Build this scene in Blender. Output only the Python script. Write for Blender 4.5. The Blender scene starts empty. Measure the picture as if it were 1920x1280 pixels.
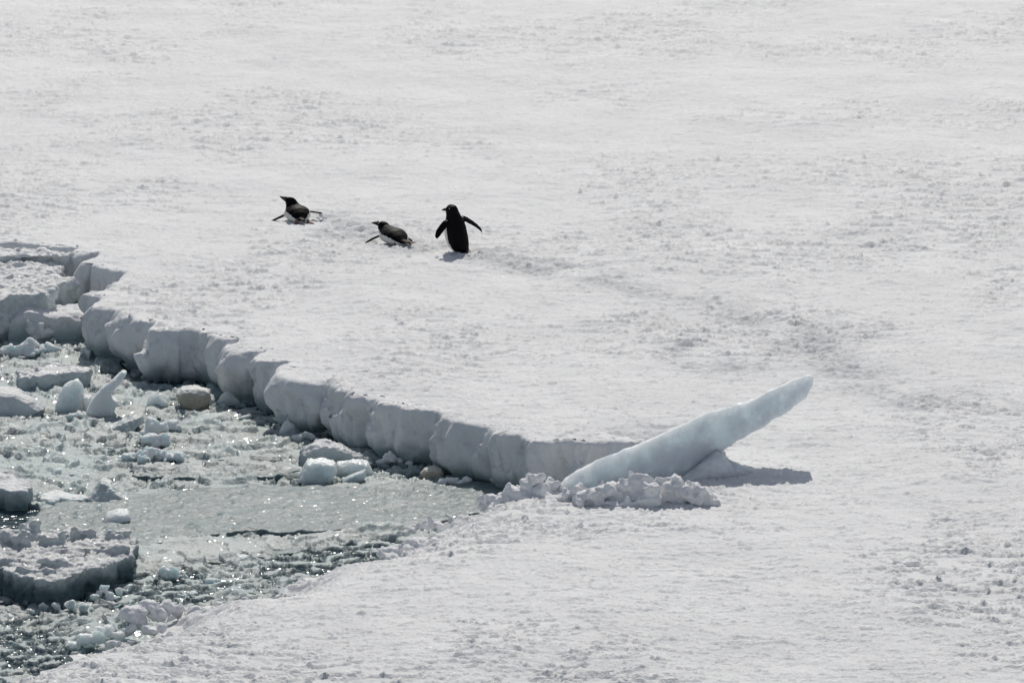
import bpy, bmesh, math, random
import numpy as np
from mathutils import Vector, Matrix, Euler

# ------------------------------------------------------------------ camera, sky, sun, exposure
scene = bpy.context.scene
COL = scene.collection
CAM_H = 14.05
PITCH = math.radians(10.5)
FPX = 11600.0                      # focal length in photograph pixels (1920 wide)
SUN_EL = 43.0
SUN_AZ = 3.0                       # degrees to the right of straight ahead
cam = bpy.data.cameras.new('camera'); camo = bpy.data.objects.new('camera', cam); COL.objects.link(camo)
camo.location = (0, 0, CAM_H); camo.rotation_euler = (math.pi/2 - PITCH, 0, 0)
cam.sensor_fit = 'HORIZONTAL'; cam.sensor_width = 36.0; cam.lens = FPX/1920*36.0
cam.clip_start = 1.0; cam.clip_end = 20000.0
scene.camera = camo

world = bpy.data.worlds.new("World"); scene.world = world; world.use_nodes = True
wn = world.node_tree.nodes; wl = world.node_tree.links
bg = wn['Background']; sky = wn.new('ShaderNodeTexSky'); sky.sky_type = 'NISHITA'; sky.sun_disc = False
sky.sun_elevation = math.radians(SUN_EL); sky.sun_rotation = math.radians(SUN_AZ)
sky.air_density = 1.0; sky.dust_density = 1.2; sky.ozone_density = 1.0
hs = wn.new('ShaderNodeHueSaturation'); hs.inputs['Saturation'].default_value = 0.6      # thin high haze pales the blue
wl.new(sky.outputs[0], hs.inputs['Color']); wl.new(hs.outputs[0], bg.inputs['Color']); bg.inputs['Strength'].default_value = 0.088
sun = bpy.data.lights.new('sun', 'SUN'); suno = bpy.data.objects.new('sun', sun); COL.objects.link(suno)
sun.energy = 3.1; sun.angle = math.radians(0.5); sun.color = (1.0, 0.955, 0.88)
sd = Vector((math.sin(math.radians(SUN_AZ))*math.cos(math.radians(SUN_EL)),
             math.cos(math.radians(SUN_AZ))*math.cos(math.radians(SUN_EL)), math.sin(math.radians(SUN_EL))))
suno.rotation_euler = sd.to_track_quat('Z', 'Y').to_euler(); suno.location = (0, 60, 40)
scene.view_settings.view_transform = 'Standard'; scene.view_settings.look = 'None'
scene.view_settings.exposure = -0.17; scene.view_settings.gamma = 1.0
scene.view_settings.use_curve_mapping = False
scene.render.engine = 'CYCLES'
scene.cycles.max_bounces = 8; scene.cycles.diffuse_bounces = 4; scene.cycles.transmission_bounces = 6
scene.cycles.use_denoising = True; scene.cycles.denoiser = 'OPENIMAGEDENOISE'; scene.cycles.denoising_input_passes = 'RGB_ALBEDO_NORMAL'; scene.cycles.denoising_prefilter = 'ACCURATE'
scene.cycles.sample_clamp_indirect = 6.0

H0 = 0.65                          # freeboard of the floe above the water

# ------------------------------------------------------------------ where a point of the photograph lies on a level plane
def at(px, py, z=0.0):
    dx = (px-960.0)/FPX; dy = (640.0-py)/FPX
    c, s = math.cos(PITCH), math.sin(PITCH)
    d = Vector((dx, c + dy*s, -s + dy*c))
    t = (z-CAM_H)/d.z
    return Vector((d.x*t, d.y*t, z))
def scale_at(p):                   # photograph pixels per metre at a point
    return FPX/(p.y*math.cos(PITCH) + (CAM_H-p.z)*math.sin(PITCH))

# ------------------------------------------------------------------ noise (numpy)
_rs = np.random.RandomState(7)
_perm = np.concatenate([_rs.permutation(256)]*3)
_g2 = np.stack([np.cos(np.arange(256)*2.399), np.sin(np.arange(256)*2.399)], 1)
_v = _rs.normal(size=(256, 3)); _g3 = _v/np.linalg.norm(_v, axis=1)[:, None]
def _fade(t): return t*t*t*(t*(t*6-15)+10)
def pn2(x, y, seed=0):
    x = x + seed*17.31; y = y + seed*9.73
    xi = np.floor(x).astype(np.int64); yi = np.floor(y).astype(np.int64)
    xf = x-xi; yf = y-yi; xi &= 255; yi &= 255
    u = _fade(xf); v = _fade(yf)
    def g(i, j, fx, fy):
        h = _perm[_perm[i & 255] + (j & 255)]; gg = _g2[h]
        return gg[..., 0]*fx + gg[..., 1]*fy
    a = g(xi, yi, xf, yf); b = g(xi+1, yi, xf-1, yf); c = g(xi, yi+1, xf, yf-1); d = g(xi+1, yi+1, xf-1, yf-1)
    return ((a+(b-a)*u)*(1-v) + (c+(d-c)*u)*v)*1.5
def pn3(p, seed=0):
    x = p[:, 0]+seed*13.7; y = p[:, 1]+seed*5.3; z = p[:, 2]+seed*8.9
    xi = np.floor(x).astype(np.int64); yi = np.floor(y).astype(np.int64); zi = np.floor(z).astype(np.int64)
    xf = x-xi; yf = y-yi; zf = z-zi
    u, v, w = _fade(xf), _fade(yf), _fade(zf)
    def g(i, j, k):
        h = _perm[_perm[_perm[(xi+i) & 255] + ((yi+j) & 255)] + ((zi+k) & 255)]; gg = _g3[h]
        return gg[:, 0]*(xf-i)+gg[:, 1]*(yf-j)+gg[:, 2]*(zf-k)
    def L(a, b, t): return a+(b-a)*t
    return L(L(L(g(0,0,0), g(1,0,0), u), L(g(0,1,0), g(1,1,0), u), v),
             L(L(g(0,0,1), g(1,0,1), u), L(g(0,1,1), g(1,1,1), u), v), w)*1.5
def fbm2(x, y, octv=4, seed=0, gain=0.5):
    s = 0; a = 1.0; f = 1.0; n = 0
    for i in range(octv):
        s = s + a*pn2(x*f, y*f, seed+i*3); n += a; a *= gain; f *= 2.03
    return s/n*1.4
def sst(a, b, x):
    t = np.clip((x-a)/(b-a), 0, 1); return t*t*(3-2*t)

# ------------------------------------------------------------------ materials
def new_mat(name):
    m = bpy.data.materials.new(name); m.use_nodes = True
    nt = m.node_tree; nt.nodes.clear()
    out = nt.nodes.new('ShaderNodeOutputMaterial')
    return m, nt, out
def N(nt, kind, **kw):
    n = nt.nodes.new(kind)
    for k, v in kw.items():
        if hasattr(n, k): setattr(n, k, v)
        else: n.inputs[k.replace('_', ' ')].default_value = v
    return n
def mathn(nt, op, a, b=None):
    n = nt.nodes.new('ShaderNodeMath'); n.operation = op
    for i, q in enumerate((a, b)):
        if q is None: continue
        if isinstance(q, (int, float)): n.inputs[i].default_value = q
        else: nt.links.new(q, n.inputs[i])
    return n.outputs[0]
def maprange(nt, v, a, b, c=0.0, d=1.0):
    n = nt.nodes.new('ShaderNodeMapRange'); n.interpolation_type = 'SMOOTHSTEP'
    nt.links.new(v, n.inputs[0])
    for i, q in enumerate((a, b, c, d)): n.inputs[i+1].default_value = q
    return n.outputs[0]
def mixcol(nt, f, a, b):
    n = nt.nodes.new('ShaderNodeMix'); n.data_type = 'RGBA'
    if isinstance(f, (int, float)): n.inputs[0].default_value = f
    else: nt.links.new(f, n.inputs[0])
    for i, q in ((6, a), (7, b)):
        if isinstance(q, tuple): n.inputs[i].default_value = (*q, 1)
        else: nt.links.new(q, n.inputs[i])
    return n.outputs[2]
def noise(nt, co, scale, detail=3.0, rough=0.55):
    n = nt.nodes.new('ShaderNodeTexNoise'); nt.links.new(co, n.inputs['Vector'])
    n.inputs['Scale'].default_value = scale; n.inputs['Detail'].default_value = detail
    n.inputs['Roughness'].default_value = rough
    return n.outputs[0]
def world_pos(nt): return nt.nodes.new('ShaderNodeNewGeometry').outputs['Position']
def local_pos(nt): return nt.nodes.new('ShaderNodeTexCoord').outputs['Object']
def add_glints(nt, co, shader, size, share, amount, rough=0.18, tilt=1.1):
    """crystal facets: a few cells of a fine mosaic carry a tilted mirror-like face"""
    vo = nt.nodes.new('ShaderNodeTexVoronoi'); nt.links.new(co, vo.inputs['Vector']); vo.inputs['Scale'].default_value = 1.0/size
    sub = nt.nodes.new('ShaderNodeVectorMath'); sub.operation = 'SUBTRACT'; nt.links.new(vo.outputs['Color'], sub.inputs[0]); sub.inputs[1].default_value = (0.5, 0.5, 0.5)
    scl = nt.nodes.new('ShaderNodeVectorMath'); scl.operation = 'SCALE'; nt.links.new(sub.outputs[0], scl.inputs[0]); scl.inputs['Scale'].default_value = tilt
    geo = nt.nodes.new('ShaderNodeNewGeometry')
    ad = nt.nodes.new('ShaderNodeVectorMath'); ad.operation = 'ADD'; nt.links.new(geo.outputs['Normal'], ad.inputs[0]); nt.links.new(scl.outputs[0], ad.inputs[1])
    nm = nt.nodes.new('ShaderNodeVectorMath'); nm.operation = 'NORMALIZE'; nt.links.new(ad.outputs[0], nm.inputs[0])
    gl = N(nt, 'ShaderNodeBsdfGlossy'); gl.inputs['Roughness'].default_value = rough; gl.inputs['Color'].default_value = (1, 1, 1, 1)
    nt.links.new(nm.outputs[0], gl.inputs['Normal'])
    wnz = nt.nodes.new('ShaderNodeTexWhiteNoise'); wnz.noise_dimensions = '3D'; nt.links.new(vo.outputs['Color'], wnz.inputs['Vector'])
    sel = mathn(nt, 'MULTIPLY', mathn(nt, 'GREATER_THAN', wnz.outputs['Value'], 1-share), amount)
    mx = nt.nodes.new('ShaderNodeMixShader'); nt.links.new(sel, mx.inputs[0]); nt.links.new(shader, mx.inputs[1]); nt.links.new(gl.outputs[0], mx.inputs[2])
    return mx.outputs[0]

def snow_mat(name, base=(0.83, 0.835, 0.84), sss=0.0, wet=False, glint=(0.03, 0.03, 0.006, 0.25), bump=(45.0, 0.016, 0.9), wetz=(0.02, 0.3), trail=False, wetcol=(0.30, 0.40, 0.41)):
    m, nt, out = new_mat(name)
    co = world_pos(nt)
    pb = N(nt, 'ShaderNodeBsdfPrincipled'); pb.inputs['Roughness'].default_value = 0.6
    pb.inputs['Specular IOR Level'].default_value = 0.10
    tint = noise(nt, co, 0.8, 5, 0.6)
    b2 = tuple(c*0.93 for c in base)
    col = mixcol(nt, maprange(nt, tint, 0.35, 0.65), base, b2)
    if trail:                                 # packed, soiled snow where the penguins have walked
        an = nt.nodes.new('ShaderNodeAttribute'); an.attribute_name = 'trodden'
        col = mixcol(nt, mathn(nt, 'MULTIPLY', an.outputs['Fac'], maprange(nt, noise(nt, co, 5.0, 4, 0.7), 0.3, 0.6)), col, (0.58, 0.59, 0.605))
    if wet:                                   # sea-soaked ice low on the face: darker and greener than the dry snow above
        sx = nt.nodes.new('ShaderNodeSeparateXYZ'); nt.links.new(co, sx.inputs[0])
        zz = mathn(nt, 'ADD', sx.outputs[2], mathn(nt, 'MULTIPLY', mathn(nt, 'SUBTRACT', noise(nt, co, 2.5, 3), 0.5), 0.30))
        w = maprange(nt, zz, wetz[0], wetz[1], 1.0, 0.0)
        col = mixcol(nt, w, col, wetcol)
    nt.links.new(col, pb.inputs['Base Color'])
    if sss:
        pb.inputs['Subsurface Weight'].default_value = 1.0
        pb.inputs['Subsurface Radius'].default_value = (0.7, 0.95, 1.0)
        pb.inputs['Subsurface Scale'].default_value = sss
    bp = nt.nodes.new('ShaderNodeBump'); bp.inputs['Strength'].default_value = bump[2]; bp.inputs['Distance'].default_value = bump[1]
    nt.links.new(noise(nt, co, bump[0], 4, 0.65), bp.inputs['Height']); nt.links.new(bp.outputs[0], pb.inputs['Normal'])
    sh = pb.outputs[0]
    if glint: sh = add_glints(nt, co, sh, *glint)
    nt.links.new(sh, out.inputs['Surface'])
    return m

def ice_mat(name, base, sss=0.12, rough=0.35, snowcap=None, wet=True, wetcol=(0.50, 0.60, 0.60), wetz=(-0.02, 0.10), glint=(0.05, 0.08, 0.05, 0.28), bump=0.014, spec=0.5, streak=False, mottle=False):
    m, nt, out = new_mat(name)
    co = world_pos(nt)
    pb = N(nt, 'ShaderNodeBsdfPrincipled'); pb.inputs['Roughness'].default_value = rough
    pb.inputs['Specular IOR Level'].default_value = spec; pb.inputs['IOR'].default_value = 1.31
    pb.inputs['Subsurface Weight'].default_value = 1.0 if sss else 0.0; pb.inputs['Subsurface Scale'].default_value = sss
    pb.inputs['Subsurface Radius'].default_value = (0.85, 0.96, 1.0)
    n1 = noise(nt, co, 5.0, 4)
    col = mixcol(nt, maprange(nt, n1, 0.3, 0.7), base, tuple(min(1, c*0.82) for c in base))
    if mottle:                                 # cloudy grey snow-ice bands in the blue ice
        col = mixcol(nt, maprange(nt, noise(nt, co, 2.3, 5, 0.6), 0.40, 0.60), col, (0.66, 0.69, 0.72))
    if streak:                                 # bands of drifted frost and darker sodden ice
        mp = nt.nodes.new('ShaderNodeMapping'); nt.links.new(co, mp.inputs[0]); mp.inputs['Scale'].default_value = (0.45, 0.9, 1.0)
        col = mixcol(nt, maprange(nt, noise(nt, mp.outputs[0], 2.2, 6, 0.65), 0.48, 0.68), col, (0.235, 0.285, 0.295))
        col = mixcol(nt, maprange(nt, noise(nt, mp.outputs[0], 1.3, 5, 0.6), 0.42, 0.30), col, (0.12, 0.18, 0.19))
    if snowcap:
        g = nt.nodes.new('ShaderNodeNewGeometry'); sx = nt.nodes.new('ShaderNodeSeparateXYZ'); nt.links.new(g.outputs['Normal'], sx.inputs[0])
        up = mathn(nt, 'ADD', sx.outputs[2], mathn(nt, 'MULTIPLY', mathn(nt, 'SUBTRACT', n1, 0.5), 0.6))
        col = mixcol(nt, maprange(nt, up, 0.35, 0.7), col, snowcap)
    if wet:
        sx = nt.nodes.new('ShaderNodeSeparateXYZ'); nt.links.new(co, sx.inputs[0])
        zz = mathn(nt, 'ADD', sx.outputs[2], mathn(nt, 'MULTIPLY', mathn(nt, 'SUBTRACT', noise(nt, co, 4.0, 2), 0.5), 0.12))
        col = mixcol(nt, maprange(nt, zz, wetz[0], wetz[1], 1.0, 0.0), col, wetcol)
    nt.links.new(col, pb.inputs['Base Color'])
    bp = nt.nodes.new('ShaderNodeBump'); bp.inputs['Strength'].default_value = 0.8; bp.inputs['Distance'].default_value = bump
    nt.links.new(noise(nt, co, 32.0, 5, 0.65), bp.inputs['Height']); nt.links.new(bp.outputs[0], pb.inputs['Normal'])
    sh = pb.outputs[0]
    if glint: sh = add_glints(nt, co, sh, *glint)
    nt.links.new(sh, out.inputs['Surface'])
    return m

M = {}
M['snow'] = snow_mat('snow', trail=True)
M['cliff'] = snow_mat('cliff snow', base=(0.87, 0.875, 0.88), sss=0.0, wet=True, glint=None, bump=(30.0, 0.018, 1.0))
M['pile'] = snow_mat('piled snow', base=(0.88, 0.88, 0.89), sss=0.0, glint=None, bump=(32.0, 0.012, 1.0))
M['lump'] = snow_mat('wet snow lump', base=(0.84, 0.855, 0.855), sss=0.06, wet=True, glint=(0.06, 0.05, 0.05, 0.28), bump=(34.0, 0.012, 1.0), wetz=(-0.04, 0.10), wetcol=(0.52, 0.60, 0.60))
M['slab'] = ice_mat('blue slab ice', (0.845, 0.89, 0.905), sss=0.26, rough=0.5, mottle=True, wet=False, glint=None, bump=0.006, spec=0.3)
M['ice'] = ice_mat('glassy ice', (0.80, 0.86, 0.86), sss=0.22, rough=0.3)
M['icesnow'] = ice_mat('snow topped ice', (0.74, 0.79, 0.80), sss=0.0, rough=0.5, snowcap=(0.70, 0.71, 0.715), wetcol=(0.40, 0.48, 0.48), wetz=(-0.02, 0.14), bump=.016)
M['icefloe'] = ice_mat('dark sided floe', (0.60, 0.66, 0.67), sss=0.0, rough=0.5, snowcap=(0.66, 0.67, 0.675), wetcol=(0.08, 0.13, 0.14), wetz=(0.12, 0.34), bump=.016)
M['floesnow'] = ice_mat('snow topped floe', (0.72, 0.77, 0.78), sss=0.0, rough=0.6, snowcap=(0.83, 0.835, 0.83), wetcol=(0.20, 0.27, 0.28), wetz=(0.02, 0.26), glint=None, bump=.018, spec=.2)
M['beige'] = ice_mat('stained ice', (0.60, 0.56, 0.47), sss=0.05, rough=0.5, wetcol=(0.46, 0.42, 0.33), wetz=(0.02, 0.2), glint=None, snowcap=(0.70, 0.70, 0.67))
M['grey'] = ice_mat('grey wet ice', (0.66, 0.70, 0.69), sss=0.06, rough=0.25, wetz=(0.0, 0.08))
M['shelf'] = ice_mat('awash ice', (0.145, 0.205, 0.215), sss=0.0, streak=True, rough=0.36, wetcol=(0.22, 0.32, 0.33), wetz=(-0.12, 0.02), glint=(0.03, 0.20, 0.018, 0.26, 0.8), bump=0.014)

def slush_mat():
    m, nt, out = new_mat('brash slush'); co = world_pos(nt)
    pb = N(nt, 'ShaderNodeBsdfPrincipled'); pb.inputs['Roughness'].default_value = 0.5; pb.inputs['Specular IOR Level'].default_value = 0.5
    sx = nt.nodes.new('ShaderNodeSeparateXYZ'); nt.links.new(co, sx.inputs[0])
    zz = mathn(nt, 'ADD', sx.outputs[2], mathn(nt, 'MULTIPLY', mathn(nt, 'SUBTRACT', noise(nt, co, 12.0, 3), 0.5), 0.05))
    a = mixcol(nt, maprange(nt, noise(nt, co, 0.7, 2), 0.4, 0.6), (0.32, 0.405, 0.41), (0.36, 0.405, 0.40))
    col = mixcol(nt, maprange(nt, zz, -0.03, 0.07), (0.125, 0.175, 0.182), a)       # sodden low slush is darker, drained ice is paler
    nt.links.new(col, pb.inputs['Base Color'])
    bp = nt.nodes.new('ShaderNodeBump'); bp.inputs['Strength'].default_value = 1.0; bp.inputs['Distance'].default_value = 0.012
    nt.links.new(noise(nt, co, 38.0, 4, 0.65), bp.inputs['Height']); nt.links.new(bp.outputs[0], pb.inputs['Normal'])
    cl = maprange(nt, noise(nt, co, 1.6, 3), 0.42, 0.68, 0.02, 0.22)          # frost-crusted, sparkling patches
    nt.links.new(add_glints(nt, co, pb.outputs[0], 0.04, 0.10, cl, 0.24, 1.0), out.inputs['Surface'])
    return m
def water_mat():
    m, nt, out = new_mat('sea water'); co = world_pos(nt)
    pb = N(nt, 'ShaderNodeBsdfPrincipled'); pb.inputs['Base Color'].default_value = (0.030, 0.060, 0.075, 1)
    pb.inputs['Specular IOR Level'].default_value = 0.28
    pb.inputs['Roughness'].default_value = 0.17; pb.inputs['IOR'].default_value = 1.333
    mp = nt.nodes.new('ShaderNodeMapping'); nt.links.new(co, mp.inputs[0]); mp.inputs['Scale'].default_value = (1.0, 1.0, 1.0)
    bp = nt.nodes.new('ShaderNodeBump'); bp.inputs['Strength'].default_value = 1.0; bp.inputs['Distance'].default_value = 0.06
    nt.links.new(noise(nt, mp.outputs[0], 6.5, 2, 0.5), bp.inputs['Height']); nt.links.new(bp.outputs[0], pb.inputs['Normal'])
    nt.links.new(pb.outputs[0], out.inputs['Surface'])
    return m
M['slush'] = slush_mat(); M['water'] = water_mat()

def plain(name, col, rough=0.5, spec=0.4, mottle=0.25, sheen=0.0):
    m, nt, out = new_mat(name); co = local_pos(nt)
    pb = N(nt, 'ShaderNodeBsdfPrincipled'); pb.inputs['Roughness'].default_value = rough; pb.inputs['Specular IOR Level'].default_value = spec
    nt.links.new(mixcol(nt, maprange(nt, noise(nt, co, 40.0, 4), 0.35, 0.65), col, tuple(c*(1-mottle) for c in col)), pb.inputs['Base Color'])
    bp = nt.nodes.new('ShaderNodeBump'); bp.inputs['Strength'].default_value = 0.5; bp.inputs['Distance'].default_value = 0.004
    nt.links.new(noise(nt, co, 120.0, 3), bp.inputs['Height']); nt.links.new(bp.outputs[0], pb.inputs['Normal'])
    nt.links.new(pb.outputs[0], out.inputs['Surface']); return m
M['black'] = plain('black plumage', (0.006, 0.0055, 0.0065), 0.55, 0.06)
M['white'] = plain('white plumage', (0.72, 0.71, 0.66), 0.8, 0.1, 0.12)
M['flipper_under'] = plain('pale flipper underside', (0.50, 0.42, 0.42), 0.7, 0.2)
M['beak'] = plain('dark beak', (0.05, 0.022, 0.018), 0.4)
M['foot'] = plain('pink foot', (0.24, 0.13, 0.12), 0.6)
M['eye'] = plain('dark eye', (0.01, 0.01, 0.01), 0.15, 0.5)
M['ring'] = plain('white eye ring', (0.7, 0.7, 0.68), 0.6)

# ------------------------------------------------------------------ mesh helpers
def mesh_np(name, verts, faces, mats, smooth=True, mat_idx=None):
    me = bpy.data.meshes.new(name)
    verts = np.asarray(verts, np.float32); faces = np.asarray(faces, np.int32)
    k = faces.shape[1]
    me.vertices.add(len(verts)); me.vertices.foreach_set('co', verts.ravel())
    me.loops.add(faces.size); me.loops.foreach_set('vertex_index', faces.ravel())
    me.polygons.add(len(faces)); me.polygons.foreach_set('loop_start', np.arange(0, faces.size, k, dtype=np.int32))
    me.polygons.foreach_set('loop_total', np.full(len(faces), k, np.int32))
    if smooth: me.polygons.foreach_set('use_smooth', np.ones(len(faces), bool))
    for q in mats: me.materials.append(q)
    if mat_idx is not None: me.polygons.foreach_set('material_index', np.asarray(mat_idx, np.int32))
    me.update(calc_edges=True); me.validate()
    return me
def obj(name, me, parent=None, loc=None):
    o = bpy.data.objects.new(name, me); COL.objects.link(o)
    if parent is not None: o.parent = parent
    if loc is not None: o.location = loc
    return o
def tag(o, label=None, cat=None, group=None, kind=None):
    if label: o['label'] = label
    if cat: o['category'] = cat
    if group: o['group'] = group
    if kind: o['kind'] = kind
    return o

# ================================================================== THE SNOW FIELD (floe with an ice-choked bay)
# lip of the floe, (photo x, photo y, height above water), from the far left round the bay to the near left
LIP = [(-420,455,.65),(-60,456,.65),(30,457,.65),(62,460,.65),(100,466,.65),(142,470,.65),
       (128,482,.62),(160,479,.65),(196,477,.65),(172,488,.65),(150,502,.65),(172,498,.65),(192,505,.65),(233,512,.65),(226,524,.62),
       (217,533,.6),(185,540,.65),(153,550,.65),(162,553,.65),(186,557,.65),(193,562,.65),(180,570,.65),(180,577,.65),(222,580,.65),
       (220,588,.65),(228,595,.65),(246,597,.65),(290,604,.65),(282,611,.65),(277,619,.65),(284,621,.65),(304,617,.65),(372,618,.65),(384,628,.65),
       (428,640,.65),(444,636,.65),(424,648,.65),(426,655,.65),(480,657,.65),(502,654,.65),(484,664,.65),(478,673,.65),(533,675,.65),(528,686,.65),(522,700,.65),
       (538,710,.65),(556,713,.65),(600,716,.65),(626,710,.65),(618,722,.65),(624,730,.65),(648,733,.65),(643,744,.65),(712,745,.65),(704,757,.65),
       (730,756,.65),(770,768,.65),(824,770,.65),(828,782,.65),(850,790,.65),(880,793,.65),(905,800,.65),(925,806,.65),(922,816,.65),
       (975,815,.65),(985,822,.65),(1010,828,.65),(1034,832,.65),(1050,828,.65),(1080,830,.65),(1110,832,.65),(1122,828,.65),(1185,832,.65),
       (1225,846,.55),(1215,872,.35),(1160,905,.22),(1080,935,.16),(1010,952,.16),(940,968,.16),(890,978,.16),(835,990,.14),(770,1012,.2),(735,1040,.22),(702,1060,.16),
       (640,1085,.14),(560,1108,.14),(500,1128,.16),(455,1140,.2),(395,1150,.22),(330,1165,.2),(300,1195,.18),(235,1205,.16),(190,1232,.14),(120,1262,.14),(20,1300,.14),(-120,1360,.14),(-420,1480,.14)]
LW = [at(*q) for q in LIP]
LW[0].x = -40.0; LW[-1].x = -40.0
def resample(pts, step, jit, seed, closed=False):
    pts = [Vector(p) for p in pts]
    if closed: pts = pts + [pts[0]]
    out = []
    for a, b in zip(pts[:-1], pts[1:]):
        L = (b-a).length; st = step if L < 5 else 0.5
        n = max(1, int(L/st))
        for i in range(n): out.append(a.lerp(b, i/n))
    if not closed: out.append(pts[-1])
    a = np.array(out)
    for _ in range(0 if closed else 4):                          # take the sharpest points off
        pv = np.roll(a, 1, 0); nx = np.roll(a, -1, 0); s = 0.5*a + 0.25*(pv+nx)
        if not closed: s[0] = a[0]; s[-1] = a[-1]
        a = s
    ar = np.concatenate([[0], np.cumsum(np.linalg.norm(np.diff(a[:, :2], axis=0), axis=1))])
    for ax, sd_ in ((0, seed), (1, seed+5)):
        a[:, ax] += jit*np.where(a[:, 2] < .4, 2.6, 1.0)*(pn2(ar*2.2, ar*0+sd_, sd_) + 0.6*pn2(ar*6, ar*0+sd_, sd_+1) + 0.35*pn2(ar*15, ar*0+sd_, sd_+2))
    if not closed:                              # the low near shore wanders in and out
        lo = sst(.3, .2, a[:, 2])*(a[:, 0] > -12)
        a[:, 1] += lo*sst(-.5, -1.2, a[:, 0])*(.75*pn2(ar*.8, ar*0, seed+9) + .45*pn2(ar*2.1, ar*0, seed+12) + .22*pn2(ar*5, ar*0, seed+15))
    return a, ar
LINE, ARC = resample(LW, 0.03, 0.045, 3)

def seg_dist(P, line, chunk=20000):
    """distance, signed side (+ = on the floe side) and nearest height for points near the outline"""
    A = line[:-1, :2]; B = line[1:, :2]; AB = B-A; L2 = (AB**2).sum(1)+1e-12
    D = np.full(len(P), 1e9); Z = np.full(len(P), H0)
    for i in range(0, len(P), chunk):
        p = P[i:i+chunk]
        t = ((p[:, None, 0]-A[None, :, 0])*AB[None, :, 0] + (p[:, None, 1]-A[None, :, 1])*AB[None, :, 1])/L2
        t = np.clip(t, 0, 1)
        dx = p[:, None, 0]-(A[:, 0]+t*AB[:, 0]); dy = p[:, None, 1]-(A[:, 1]+t*AB[:, 1])
        d2 = dx*dx+dy*dy; j = d2.argmin(1)
        D[i:i+chunk] = np.sqrt(d2[np.arange(len(p)), j])
        Z[i:i+chunk] = line[j, 2]
    return D, Z
def inside_poly(P, poly):
    x, y = P[:, 0], P[:, 1]; ins = np.zeros(len(P), bool); n = len(poly)
    for i in range(n):
        x1, y1 = poly[i][0], poly[i][1]; x2, y2 = poly[(i+1) % n][0], poly[(i+1) % n][1]
        if y1 == y2: continue
        c = ((y1 > y) != (y2 > y)) & (x < (x2-x1)*(y-y1)/(y2-y1)+x1); ins ^= c
    return ins

# trodden penguin trail on the snow
TRAIL = np.array([at(x, y, H0)[:2] for x, y in [(560,412),(620,420),(735,452),(800,468),(865,478),(960,488),(1060,505),(1130,525),(1200,545),(1300,565),(1400,590),(1500,620),(1560,680),(1640,735),(1760,760),(1860,770),(2100,775)]])
TRAIL2 = np.array([at(x, y, H0)[:2] for x, y in [(1400,590),(1330,600),(1290,640),(1280,672),(1380,690),(1480,690)]])
def poly_dist(P, line):
    d = np.full(len(P), 1e9)
    for a, b in zip(line[:-1], line[1:]):
        ab = b-a; t = np.clip(((P-a)@ab)/(ab@ab), 0, 1); q = P-(a+t[:, None]*ab)
        d = np.minimum(d, np.sqrt((q**2).sum(1)))
    return d

def trodden(x, y):
    P = np.stack([x, y], 1)
    w = 0.35*pn2(x*.9, y*.7, 76)
    d = np.minimum(poly_dist(P, TRAIL), poly_dist(P, TRAIL2)+0.2)+w
    return np.exp(-(np.maximum(d, 0)/0.42)**2)*sst(-0.75, 0.0, pn2(x*1.1, y*.8, 71))
def relief(x, y):
    """wind-worked snow surface, metres above the mean level, in world coordinates"""
    h = 0.05*pn2(x*.22, y*.16, 1) + 0.025*pn2(x*.6, y*.5, 2)
    h += 0.030*pn2(x*.55+.3*y, y*.5, 6) + 0.016*pn2(x*1.3, y*1.1, 9)
    h += 0.010*fbm2(x*2.2, y*2.6, 3, 4)
    h += 0.0060*fbm2(x*9, y*9, 3, 11, 0.6)
    wx = x + 0.25*pn2(x*.8, y*.8, 21); wy = y + 0.25*pn2(x*.8, y*.8, 22) + 0.12*x
    patch = sst(-0.25, 0.45, pn2(x*.33, y*.20, 31) + 0.35*pn2(x*1.1, y*.7, 32))
    n = fbm2(wx*0.9, wy*1.7, 5, 41, 0.58)
    h += 0.018*patch*(sst(0.10, 0.16, n) - 0.7*sst(0.17, 0.5, n))
    n2 = fbm2(wx*1.5, wy*4.0, 4, 51, 0.6)
    h += 0.030*(0.35+0.65*patch)*(sst(0.17, 0.22, n2) - 0.8*sst(0.23, 0.5, n2))
    n3 = fbm2(wx*2.7, wy*7.0, 3, 61, 0.6)
    h += 0.024*(0.5+0.5*patch)*(sst(0.24, 0.31, n3) - 0.8*sst(0.32, 0.6, n3))
    h += 0.0075*fbm2(x*20, y*18, 3, 65, .65)
    tm = trodden(x, y)
    h += tm*(0.030*np.abs(fbm2(x*4.3, y*4.0, 3, 72)) - 0.035 + 0.020*fbm2(x*9, y*8, 2, 74) + 0.012*fbm2(x*17, y*16, 2, 75))
    return h

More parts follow.
